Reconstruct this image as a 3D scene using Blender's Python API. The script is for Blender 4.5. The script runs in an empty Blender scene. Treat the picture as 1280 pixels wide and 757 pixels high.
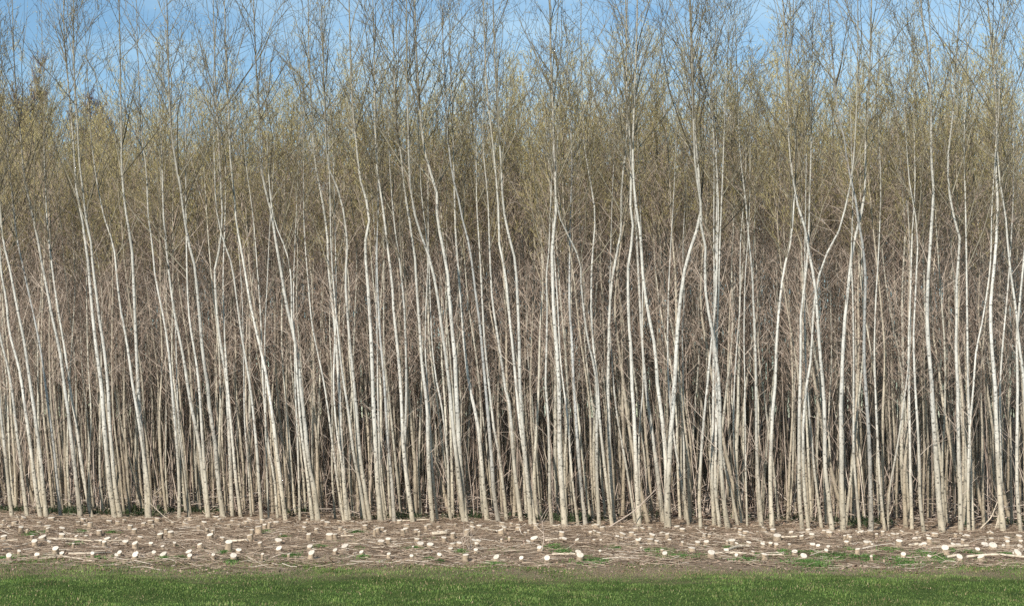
import bpy, math, random
import numpy as np

random.seed(7)
rng = np.random.default_rng(7)
scene = bpy.context.scene
C = scene.collection

# ------------------------------------------------------------------ camera
W0, H0, F = 1280.0, 757.0, 1925.0
EYE = 1.69
PITCH = math.atan((520.0 - H0 / 2) / F)
cam_d = bpy.data.cameras.new('camera')
cam_d.sensor_width = 36.0
cam_d.lens = 36.0 * F / W0
cam_d.clip_start = 0.1
cam_d.clip_end = 4000
cam = bpy.data.objects.new('camera', cam_d)
C.objects.link(cam)
cam.location = (0, 0, EYE)
cam.rotation_euler = (math.pi / 2 + PITCH, 0, 0)
scene.camera = cam
CP, SP = math.cos(PITCH), math.sin(PITCH)


def ray(x, y):
    u = (x - W0 / 2) / F
    v = (H0 / 2 - y) / F
    return np.array([u, CP - v * SP, SP + v * CP])


def on_ground(x, y, z=0.0):
    d = ray(x, y)
    t = (z - EYE) / d[2]
    return np.array([0, 0, EYE]) + d * t


def at_depth(x, y, Y):
    d = ray(x, y)
    return np.array([0, 0, EYE]) + d * (Y / d[1])


# ------------------------------------------------------------------ helpers
def make_mesh(name, V, quads=None, tris=None, qmat=None, tmat=None, smooth=True, mats=()):
    V = np.asarray(V, dtype=np.float32)
    me = bpy.data.meshes.new(name)
    nq = 0 if quads is None else len(quads)
    nt = 0 if tris is None else len(tris)
    me.vertices.add(len(V))
    me.vertices.foreach_set('co', V.ravel())
    loops = []
    if nq: loops.append(np.asarray(quads, dtype=np.int32).ravel())
    if nt: loops.append(np.asarray(tris, dtype=np.int32).ravel())
    L = np.concatenate(loops)
    me.loops.add(len(L))
    me.loops.foreach_set('vertex_index', L)
    me.polygons.add(nq + nt)
    st = np.concatenate([np.arange(nq) * 4, nq * 4 + np.arange(nt) * 3]).astype(np.int32)
    me.polygons.foreach_set('loop_start', st)
    mi = np.zeros(nq + nt, dtype=np.int32)
    if qmat is not None: mi[:nq] = qmat
    if tmat is not None: mi[nq:] = tmat
    me.polygons.foreach_set('material_index', mi)
    me.polygons.foreach_set('use_smooth', np.full(nq + nt, smooth, dtype=bool))
    me.update(calc_edges=True)
    for m in mats: me.materials.append(m)
    return me


def link(name, data, parent=None, loc=None):
    o = bpy.data.objects.new(name, data)
    C.objects.link(o)
    if parent is not None: o.parent = parent
    if loc is not None: o.location = loc
    return o


def tag(o, label=None, cat=None, group=None, kind=None):
    if label: o['label'] = label
    if cat: o['category'] = cat
    if group: o['group'] = group
    if kind: o['kind'] = kind
    return o


def norm(a):
    return a / np.maximum(np.linalg.norm(a, axis=-1, keepdims=True), 1e-9)


def tubes(P, R, sides):
    """P (n,k,3) polylines, R (n,k) radii -> verts, quads"""
    n, k, _ = P.shape
    T = np.empty_like(P)
    T[:, 1:-1] = P[:, 2:] - P[:, :-2]
    T[:, 0] = P[:, 1] - P[:, 0]
    T[:, -1] = P[:, -1] - P[:, -2]
    T = norm(T)
    D = norm(P[:, -1] - P[:, 0])
    ref = np.where(np.abs(D[:, 2:3]) > 0.9, np.array([[1.0, 0.13, 0]]), np.array([[0.1, 0, 1.0]]))
    ref = np.repeat(ref[:, None, :], k, axis=1)
    U = norm(np.cross(T, ref))
    Vv = np.cross(T, U)
    a = np.linspace(0, 2 * math.pi, sides, endpoint=False)
    ca, sa = np.cos(a), np.sin(a)
    Q = P[:, :, None, :] + R[:, :, None, None] * (U[:, :, None, :] * ca[None, None, :, None] + Vv[:, :, None, :] * sa[None, None, :, None])
    verts = Q.reshape(-1, 3)
    i = np.arange(n)[:, None, None] * (k * sides)
    j = np.arange(k - 1)[None, :, None] * sides
    s = np.arange(sides)[None, None, :]
    s2 = (s + 1) % sides
    q = np.stack([i + j + s, i + j + s2, i + j + sides + s2, i + j + sides + s], axis=-1).reshape(-1, 4)
    return verts, q


class Acc:
    def __init__(self):
        self.V, self.Q, self.M, self.n = [], [], [], 0

    def add(self, v, q, mat=0):
        self.V.append(v); self.Q.append(q + self.n); self.M.append(np.full(len(q), mat)); self.n += len(v)

    def mesh(self, name, mats, smooth=True):
        if not self.V: return None
        return make_mesh(name, np.concatenate(self.V), quads=np.concatenate(self.Q), qmat=np.concatenate(self.M), mats=mats, smooth=smooth)


# ------------------------------------------------------------------ materials
def new_mat(name, rough=0.85, spec=0.2):
    m = bpy.data.materials.new(name)
    m.use_nodes = True
    nt = m.node_tree
    b = nt.nodes['Principled BSDF']
    b.inputs['Roughness'].default_value = rough
    b.inputs['Specular IOR Level'].default_value = spec
    return m, nt, b


class N:
    """small wrapper for node building"""
    def __init__(s, nt): s.nt = nt
    def node(s, t, **kw):
        n = s.nt.nodes.new(t)
        for k, v in kw.items(): setattr(n, k, v)
        return n
    def lk(s, a, b): s.nt.links.new(a, b)
    def coord(s, which='Object'):
        return s.node('ShaderNodeTexCoord').outputs[which]
    def mapping(s, vec, scale):
        m = s.node('ShaderNodeMapping'); s.lk(vec, m.inputs['Vector']); m.inputs['Scale'].default_value = scale
        return m.outputs[0]
    def noise(s, vec, scale, detail=3, rough=0.55):
        n = s.node('ShaderNodeTexNoise'); s.lk(vec, n.inputs['Vector'])
        n.inputs['Scale'].default_value = scale; n.inputs['Detail'].default_value = detail; n.inputs['Roughness'].default_value = rough
        return n.outputs['Fac']
    def ramp(s, fac, stops, interp='LINEAR'):
        r = s.node('ShaderNodeValToRGB'); s.lk(fac, r.inputs[0]); r.color_ramp.interpolation = interp
        els = r.color_ramp.elements
        while len(els) < len(stops): els.new(0.5)
        for e, (p, c) in zip(els, stops):
            e.position = p
            e.color = (c, c, c, 1) if isinstance(c, (int, float)) else (*c, 1)
        return r.outputs[0]
    def mix(s, fac, a, b, mode='MIX'):
        m = s.node('ShaderNodeMix', data_type='RGBA', blend_type=mode)
        for inp, v in ((m.inputs[0], fac), (m.inputs[6], a), (m.inputs[7], b)):
            if isinstance(v, (int, float)): inp.default_value = v
            elif isinstance(v, tuple): inp.default_value = (*v, 1)
            else: s.lk(v, inp)
        return m.outputs[2]
    def math(s, op, a, b=None, c=None, clamp=False):
        m = s.node('ShaderNodeMath', operation=op, use_clamp=clamp)
        for inp, v in zip(m.inputs, (a, b, c)):
            if v is None: continue
            if isinstance(v, (int, float)): inp.default_value = v
            else: s.lk(v, inp)
        return m.outputs[0]
    def sep(s, vec):
        n = s.node('ShaderNodeSeparateXYZ'); s.lk(vec, n.inputs[0]); return n.outputs
    def maprange(s, v, a, b, c=0.0, d=1.0):
        n = s.node('ShaderNodeMapRange', clamp=True); s.lk(v, n.inputs[0])
        for i, x in zip((1, 2, 3, 4), (a, b, c, d)): n.inputs[i].default_value = x
        return n.outputs[0]


def bark_material(name, pale, low, high, spot=0.75):
    m, nt, b = new_mat(name, 0.8, 0.25)
    n = N(nt)
    co = n.coord('Object')
    oi = n.node('ShaderNodeObjectInfo')
    rnd = oi.outputs['Random']
    off = n.node('ShaderNodeVectorMath', operation='ADD'); n.lk(co, off.inputs[0])
    cb = n.node('ShaderNodeCombineXYZ'); n.lk(n.math('MULTIPLY', rnd, 37.0), cb.inputs[0]); n.lk(n.math('MULTIPLY', rnd, 91.0), cb.inputs[2])
    n.lk(cb.outputs[0], off.inputs[1])
    v = off.outputs[0]
    z = n.sep(co)[2]
    zn = n.math('ADD', z, n.math('MULTIPLY_ADD', n.noise(n.mapping(v, (9, 9, 1.6)), 1.0, 3), 1.7, -0.85))
    low_f = n.maprange(zn, 0.2, 1.9, 1.0, 0.0)
    hi_f = n.maprange(zn, 4.0, 7.6, 0.0, 1.0)
    base = n.mix(low_f, pale, low)
    base = n.mix(hi_f, base, high)
    # soft blotches
    bl = n.ramp(n.noise(n.mapping(v, (14, 14, 5)), 1.0, 4, 0.6), [(0.3, 0.66), (0.6, 1.08)])
    base = n.mix(1.0, base, bl, 'MULTIPLY')
    # short horizontal lenticels and round branch scars
    len_ = n.ramp(n.noise(n.mapping(v, (26, 26, 55)), 1.0, 2, 0.5), [(0.60, 0.0), (0.68, 1.0)])
    vo = n.node('ShaderNodeTexVoronoi'); n.lk(n.mapping(v, (10, 10, 15)), vo.inputs['Vector']); vo.inputs['Scale'].default_value = 1.0
    scar = n.ramp(vo.outputs['Distance'], [(0.15, 1.0), (0.24, 0.0)])
    sp = n.math('MAXIMUM', n.math('MULTIPLY', len_, 0.7), n.math('MULTIPLY', scar, spot))
    base = n.mix(sp, base, (0.045, 0.038, 0.03))
    # each stem slightly different
    tone = n.maprange(rnd, 0.0, 1.0, 0.80, 1.12)
    cc = n.node('ShaderNodeCombineColor'); n.lk(tone, cc.inputs[0]); n.lk(tone, cc.inputs[1]); n.lk(tone, cc.inputs[2])
    base = n.mix(1.0, base, cc.outputs[0], 'MULTIPLY')
    n.lk(base, b.inputs['Base Color'])
    bu = n.node('ShaderNodeBump'); bu.inputs['Strength'].default_value = 0.5; bu.inputs['Distance'].default_value = 0.01
    n.lk(n.math('SUBTRACT', n.noise(n.mapping(v, (30, 30, 12)), 1.0, 3), sp), bu.inputs['Height'])
    n.lk(bu.outputs[0], b.inputs['Normal'])
    return m


M = {}
M['bark'] = bark_material('poplar_bark', (0.56, 0.54, 0.485), (0.43, 0.37, 0.275), (0.27, 0.24, 0.18))
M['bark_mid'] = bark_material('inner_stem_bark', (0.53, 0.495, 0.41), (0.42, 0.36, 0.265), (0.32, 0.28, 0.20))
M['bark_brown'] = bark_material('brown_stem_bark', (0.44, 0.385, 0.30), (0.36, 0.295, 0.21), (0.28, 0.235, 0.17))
M['bark_shade_grey'] = bark_material('grey_painted_shade_bark', (0.42, 0.42, 0.40), (0.34, 0.30, 0.24), (0.24, 0.22, 0.19))  # grey bark; on the edge stems its darker tone has their shade painted in


def island_mat(name, stops, rough=0.85, spec=0.15, noise_scale=None, trans=0.0):
    m, nt, b = new_mat(name, rough, spec)
    n = N(nt)
    g = n.node('ShaderNodeNewGeometry')
    col = n.ramp(g.outputs['Random Per Island'], stops)
    if noise_scale:
        f = n.ramp(n.noise(n.coord('Object'), noise_scale, 3), [(0.3, 0.6), (0.7, 1.25)])
        col = n.mix(1.0, col, f, 'MULTIPLY')
    n.lk(col, b.inputs['Base Color'])
    return m


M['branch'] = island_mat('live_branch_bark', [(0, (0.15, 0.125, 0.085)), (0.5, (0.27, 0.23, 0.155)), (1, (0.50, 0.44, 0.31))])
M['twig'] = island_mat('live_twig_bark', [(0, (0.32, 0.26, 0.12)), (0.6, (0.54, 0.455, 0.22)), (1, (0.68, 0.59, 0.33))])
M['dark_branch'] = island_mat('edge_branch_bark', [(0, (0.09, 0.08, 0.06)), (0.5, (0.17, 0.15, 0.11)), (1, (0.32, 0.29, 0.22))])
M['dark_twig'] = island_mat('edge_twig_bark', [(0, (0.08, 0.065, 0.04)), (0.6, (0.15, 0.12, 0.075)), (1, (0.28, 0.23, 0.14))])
M['dead'] = island_mat('dead_twig_bark', [(0, (0.24, 0.175, 0.135)), (0.5, (0.48, 0.38, 0.305)), (1, (0.68, 0.57, 0.47))])
M['bud'] = island_mat('opening_buds', [(0, (0.40, 0.33, 0.11)), (0.6, (0.56, 0.48, 0.17)), (1, (0.66, 0.54, 0.25))])
M['red_twig'] = island_mat('reddish_twig_bark', [(0, (0.09, 0.05, 0.045)), (1, (0.19, 0.115, 0.10))])
M['stump_bark'] = bark_material('stump_bark', (0.36, 0.28, 0.20), (0.38, 0.29, 0.20), (0.4, 0.35, 0.28), 0.5)

# cut wood
m, nt, b = new_mat('fresh_cut_wood', 0.7, 0.2); n = N(nt)
co = n.coord('Object'); oi = n.node('ShaderNodeObjectInfo')
wv = n.node('ShaderNodeTexWave', wave_type='RINGS', rings_direction='Z'); n.lk(co, wv.inputs['Vector'])
wv.inputs['Scale'].default_value = 26; wv.inputs['Distortion'].default_value = 1.5
col = n.mix(n.math('MULTIPLY', wv.outputs['Fac'], 0.25), (0.80, 0.71, 0.59), (0.60, 0.48, 0.35))
dirt = n.ramp(n.noise(co, 45, 4), [(0.52, 0.0), (0.75, 0.55)])
col = n.mix(dirt, col, (0.40, 0.28, 0.19))
age = n.maprange(oi.outputs['Random'], 0, 1, 0.78, 1.0)
cc = n.node('ShaderNodeCombineColor')
for i in range(3): n.lk(age, cc.inputs[i])
col = n.mix(1.0, col, cc.outputs[0], 'MULTIPLY')
n.lk(col, b.inputs['Base Color']); M['cut'] = m

# ground: lawn in front, bare clearing, litter under the trees
m, nt, b = new_mat('ground_soil_and_turf', 0.95, 0.1); n = N(nt)
co = n.coord('Object'); x, y, z = n.sep(co)
soil = n.ramp(n.noise(co, 7.0, 8, 0.7), [(0.3, (0.09, 0.058, 0.036)), (0.5, (0.30, 0.21, 0.14)), (0.72, (0.46, 0.34, 0.23))])
litt = n.ramp(n.noise(n.mapping(co, (10, 26, 10)), 1.0, 6, 0.75), [(0.42, 0.0), (0.62, 1.0)])
soil = n.mix(n.math('MULTIPLY', litt, 0.6), soil, (0.48, 0.38, 0.28))
soil = n.mix(1.0, soil, n.ramp(n.noise(n.mapping(co, (0.8, 2.0, 1)), 1.4, 4, 0.6), [(0.3, 0.72), (0.7, 1.15)]), 'MULTIPLY')
turf = n.ramp(n.noise(co, 5.0, 6, 0.65), [(0.3, (0.045, 0.075, 0.018)), (0.6, (0.085, 0.13, 0.03)), (0.8, (0.17, 0.17, 0.06))])
edge = n.math('ADD', y, n.math('MULTIPLY_ADD', n.noise(co, 1.3, 5, 0.65), 2.4, -1.2))
f = n.maprange(edge, 16.6, 17.6, 0.0, 1.0)
fringe = n.mix(n.maprange(edge, 15.8, 16.8), turf, (0.26, 0.20, 0.12))
g = n.mix(f, fringe, soil)
floor_f = n.maprange(n.math('MULTIPLY_ADD', x, 0.19, y), 25.0, 26.6, 0.0, 1.0)
leaf = n.ramp(n.noise(co, 16, 6, 0.7), [(0.3, (0.05, 0.035, 0.028)), (0.7, (0.19, 0.13, 0.10))])
g = n.mix(floor_f, g, leaf)
n.lk(g, b.inputs['Base Color'])
bu = n.node('ShaderNodeBump'); bu.inputs['Strength'].default_value = 0.9; bu.inputs['Distance'].default_value = 0.05
n.lk(n.noise(co, 22, 6, 0.7), bu.inputs['Height']); n.lk(bu.outputs[0], b.inputs['Normal'])
M['ground'] = m


def blade_mat(name, cols, scale=1.6, dry=(0.30, 0.25, 0.12), dry_amt=(0.55, 0.75)):
    m, nt, b = new_mat(name, 0.6, 0.3); n = N(nt)
    g = n.node('ShaderNodeNewGeometry'); co = n.coord('Object')
    c1 = n.ramp(g.outputs['Random Per Island'], cols)
    big = n.ramp(n.noise(co, scale, 4, 0.6), [(0.32, 0.50), (0.68, 1.45)])
    c1 = n.mix(1.0, c1, big, 'MULTIPLY')
    d = n.ramp(n.noise(n.mapping(co, (1, 1.6, 1)), 2.7, 4, 0.7), [(dry_amt[0], 0.0), (dry_amt[1], 0.8)])
    c1 = n.mix(d, c1, dry)
    n.lk(c1, b.inputs['Base Color'])
    t = n.node('ShaderNodeBsdfTranslucent'); n.lk(c1, t.inputs[0])
    ms = n.node('ShaderNodeMixShader'); ms.inputs[0].default_value = 0.3
    n.lk(b.outputs[0], ms.inputs[1]); n.lk(t.outputs[0], ms.inputs[2])
    n.lk(ms.outputs[0], nt.nodes['Material Output'].inputs['Surface'])
    return m


M['grass'] = blade_mat('lawn_blades', [(0, (0.05, 0.105, 0.022)), (0.5, (0.125, 0.205, 0.045)), (0.93, (0.23, 0.30, 0.08)), (1, (0.34, 0.36, 0.15))])
M['shade_weed'] = blade_mat('shade_weed_leaves', [(0, (0.025, 0.042, 0.016)), (0.6, (0.045, 0.075, 0.028)), (1, (0.10, 0.13, 0.055))], dry_amt=(0.6, 0.8))
M['weed'] = blade_mat('weed_leaves', [(0, (0.06, 0.13, 0.035)), (0.6, (0.13, 0.25, 0.06)), (1, (0.24, 0.34, 0.11))], dry_amt=(0.7, 0.9))
M['drygrass'] = island_mat('dry_grass', [(0, (0.18, 0.13, 0.075)), (0.6, (0.30, 0.23, 0.13)), (1, (0.42, 0.34, 0.21))])
M['litter'] = island_mat('twig_litter', [(0, (0.08, 0.055, 0.038)), (0.45, (0.33, 0.24, 0.165)), (0.86, (0.52, 0.41, 0.30)), (1, (0.74, 0.64, 0.52))])
M['leaf'] = island_mat('dead_leaves', [(0, (0.12, 0.075, 0.05)), (0.5, (0.30, 0.205, 0.145)), (1, (0.42, 0.31, 0.24))])
M['pole'] = bark_material('cut_pole_bark', (0.62, 0.54, 0.42), (0.60, 0.50, 0.38), (0.5, 0.45, 0.36), 0.35)

# ------------------------------------------------------------------ terrain
def gz(x, y):
    """gentle unevenness of the ground"""
    return (0.018 * np.sin(x * 1.7 + 0.6 * y) + 0.014 * np.sin(y * 2.3 - x * 0.9) + 0.008 * np.sin(5.1 * x + 3.3 * y)) * (np.abs(x) < 40)


xs = np.concatenate([[-1500, -400, -120, -60, -40], np.arange(-30, 30.01, 0.25), [40, 60, 120, 400, 1500]])
ys = np.concatenate([[-300, -60, -20], np.arange(0, 9, 1.0), np.arange(9, 32, 0.25), np.arange(32, 60, 1.0), [80, 150, 500, 2500]])
X, Y = np.meshgrid(xs, ys)
V = np.stack([X.ravel(), Y.ravel(), gz(X, Y).ravel()], 1)
nx, ny = len(xs), len(ys)
ii, jj = np.meshgrid(np.arange(nx - 1), np.arange(ny - 1))
a = (jj * nx + ii).ravel()
gq = np.stack([a, a + 1, a + nx + 1, a + nx], 1)
ground = link('ground', make_mesh('ground', V, quads=gq, mats=[M['ground']]))
tag(ground, 'open ground, turf in front and bare brown soil under the poplars', kind='structure')


# ------------------------------------------------------------------ tree generator
def interp_poly(P, t):
    k = len(P) - 1
    f = np.clip(t, 0, 1) * k
    i = np.minimum(f.astype(int), k - 1)
    w = (f - i)[:, None]
    return P[i] * (1 - w) + P[i + 1] * w


def smooth_path(pts, n):
    """Catmull-Rom through pts resampled by height into n points"""
    pts = np.asarray(pts, float)
    p = np.vstack([2 * pts[0] - pts[1], pts, 2 * pts[-1] - pts[-2]])
    out = []
    for i in range(1, len(p) - 2):
        for t in np.linspace(0, 1, 6, endpoint=False):
            a, b_, c, d = p[i - 1], p[i], p[i + 1], p[i + 2]
            out.append(0.5 * ((2 * b_) + (c - a) * t + (2 * a - 5 * b_ + 4 * c - d) * t * t + (3 * b_ - a - 3 * c + d) * t ** 3))
    out.append(pts[-1])
    out = np.array(out)
    z = np.maximum.accumulate(out[:, 2] + np.arange(len(out)) * 1e-5)
    zz = np.linspace(z[0], z[-1], n)
    return np.stack([np.interp(zz, z, out[:, 0]), np.interp(zz, z, out[:, 1]), zz], 1)


def sprout(base, dirs, lens, incs_curl, r0, r1, k, wob=0.06):
    """curved shoots: base (n,3), dirs (n,3) unit, lens (n,), curl (n,) upward bending"""
    nn = len(base)
    s = np.linspace(0, 1, k)
    P = base[:, None, :] + dirs[:, None, :] * (lens[:, None] * s[None, :])[..., None]
    P[:, :, 2] += incs_curl[:, None] * lens[:, None] * s[None, :] ** 2
    if wob and k > 2:
        w = rng.normal(0, 1, (nn, k, 3)) * wob
        w[:, 0] = 0
        P = P + w * lens[:, None, None] * s[None, :, None] * 0.6
    R = r0[:, None] * (1 - s[None, :]) + r1 * s[None, :]
    return P, R


def side_dirs(D, ang):
    n_ = len(D)
    rv = norm(rng.normal(0, 1, (n_, 3)))
    perp = norm(np.cross(D, rv))
    return norm(D * np.cos(ang)[:, None] + perp * np.sin(ang)[:, None])


def crown_into(acc, path, rad, H, detail=2, nb=46, z0f=0.42, dens=1.0, twigr=1.0, mats=(0, 1, 2), lf=1.0):
    """live branches, twigs and buds"""
    nb = int(nb * dens)
    zf = z0f + (0.985 - z0f) * rng.random(nb) ** 0.8
    base = interp_poly(path, zf)
    tr = np.interp(zf, np.linspace(0, 1, len(rad)), rad)
    az = rng.random(nb) * 2 * math.pi
    inc = np.radians(rng.uniform(16, 46, nb))
    D = np.stack([np.sin(inc) * np.cos(az), np.sin(inc) * np.sin(az), np.cos(inc)], 1)
    L = (0.30 + 0.26 * H * (1 - zf)) * rng.uniform(0.55, 1.25, nb) * lf
    L = np.clip(L, 0.25, 2.4)
    r0 = np.minimum(tr * 0.6, 0.0035 + 0.0055 * L) * twigr
    P, R = sprout(base, D, L, rng.uniform(0.0, 0.28, nb), r0, 0.0016 * twigr, 5 if detail > 1 else 4)
    v, q = tubes(P, R, 4 if detail > 1 else 3); acc.add(v, q, mats[0])
    # twigs
    m = 6 if detail > 1 else 5
    sel = np.repeat(np.arange(nb), m)
    s = rng.uniform(0.15, 1.0, len(sel))
    k = P.shape[1]
    f = s * (k - 1); i0 = np.minimum(f.astype(int), k - 2); w = (f - i0)[:, None]
    tb = P[sel, i0] * (1 - w) + P[sel, i0 + 1] * w
    td = norm(P[sel, i0 + 1] - P[sel, i0])
    D2 = side_dirs(td, np.radians(rng.uniform(28, 58, len(sel))))
    D2[:, 2] = np.abs(D2[:, 2]) * 0.8 + 0.15; D2 = norm(D2)
    L2 = np.clip(L[sel] * rng.uniform(0.18, 0.5, len(sel)) * (1.15 - 0.5 * s), 0.08, 0.75)
    P2, R2 = sprout(tb, D2, L2, rng.uniform(0, 0.3, len(sel)), np.full(len(sel), 0.0030 * twigr), 0.0014 * twigr, 3)
    v, q = tubes(P2, R2, 3); acc.add(v, q, mats[1])
    ends = [P2[:, -1], P[:, -1]]
    if detail > 1:
        sel3 = np.repeat(np.arange(len(sel)), 1)
        s3 = rng.uniform(0.3, 0.95, len(sel3))
        a_, c_ = P2[sel3, 0], P2[sel3, 2]
        b3 = a_ * (1 - s3[:, None]) + c_ * s3[:, None]
        D3 = side_dirs(norm(c_ - a_), np.radians(rng.uniform(30, 60, len(sel3))))
        L3 = L2[sel3] * rng.uniform(0.25, 0.55, len(sel3))
        P3, R3 = sprout(b3, D3, L3, np.zeros(len(sel3)), np.full(len(sel3), 0.0022 * twigr), 0.0012 * twigr, 2, 0)
        v, q = tubes(P3, R3, 3); acc.add(v, q, mats[1])
        ends.append(P3[:, -1])
    # buds along twigs
    nbud = int((1.6 if detail > 1 else 2.2) * len(sel))
    si = rng.integers(0, len(P2), nbud); ss = rng.random(nbud)[:, None]
    bp = P2[si, 0] * (1 - ss) + P2[si, 2] * ss
    E = np.concatenate([e for e in ends] + [bp])
    bd = norm(rng.normal(0, 1, E.shape) + np.array([0, 0, 0.5]))
    bl = rng.uniform(0.007, 0.018, len(E)) * (1.0 if detail > 1 else 1.5)
    bw = bl * rng.uniform(0.28, 0.45, len(E))
    u = norm(np.cross(bd, rng.normal(0, 1, E.shape)))
    vv = np.stack([E, E + bd * (bl * .5)[:, None] + u * bw[:, None], E + bd * bl[:, None], E + bd * (bl * .5)[:, None] - u * bw[:, None]], 1).reshape(-1, 3)
    qq = np.arange(len(E) * 4).reshape(-1, 4)
    acc.add(vv, qq, mats[2])


def dead_into(acc, path, rad, H, count, zlo, zhi, detail=2, mat=0, lmax=0.9):
    if count <= 0: return
    z = rng.uniform(zlo, zhi, count)
    zf = np.clip((z - path[0, 2]) / (path[-1, 2] - path[0, 2]), 0.02, 0.98)
    base = interp_poly(path, zf)
    az = rng.random(count) * 2 * math.pi
    inc = np.radians(rng.uniform(12, 58, count))
    D = np.stack([np.sin(inc) * np.cos(az), np.sin(inc) * np.sin(az), np.cos(inc)], 1)
    L = rng.uniform(0.15, lmax, count)
    P, R = sprout(base, D, L, rng.uniform(-0.05, 0.2, count), 0.0028 + 0.003 * L, 0.0015, 4, 0.035)
    v, q = tubes(P, R, 3); acc.add(v, q, mat)
    m = 5 if detail > 1 else 4
    sel = np.repeat(np.arange(count), m)
    s = rng.uniform(0.2, 1.0, len(sel)); f = s * 3; i0 = np.minimum(f.astype(int), 2); w = (f - i0)[:, None]
    tb = P[sel, i0] * (1 - w) + P[sel, i0 + 1] * w
    D2 = side_dirs(norm(P[sel, i0 + 1] - P[sel, i0]), np.radians(rng.uniform(22, 55, len(sel))))
    P2, R2 = sprout(tb, D2, L[sel] * rng.uniform(0.2, 0.6, len(sel)), rng.uniform(0, 0.2, len(sel)), np.full(len(sel), 0.0026), 0.0013, 2, 0)
    v, q = tubes(P2, R2, 3); acc.add(v, q, mat)


def taper(zz, H, r0):
    t = np.clip(zz / H, 0, 1)
    r = r0 * (1 - 0.97 * t) ** 0.88
    r = r * (0.72 + 0.28 * np.exp(-np.maximum(zz, 0) / 1.1) + 0.20 * np.exp(-np.maximum(zz, 0) / 0.08))
    return np.maximum(r, 0.0022)


def ordinal(i):
    ones = ['', 'first', 'second', 'third', 'fourth', 'fifth', 'sixth', 'seventh', 'eighth', 'ninth', 'tenth', 'eleventh', 'twelfth', 'thirteenth',
            'fourteenth', 'fifteenth', 'sixteenth', 'seventeenth', 'eighteenth', 'nineteenth']
    tens = {20: 'twent', 30: 'thirt', 40: 'fort', 50: 'fift', 60: 'sixt', 70: 'sevent', 80: 'eight', 90: 'ninet'}
    if i < 20: return ones[i]
    t, o = i // 10 * 10, i % 10
    return tens[t] + ('ieth' if o == 0 else 'y-' + ones[o])


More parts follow.
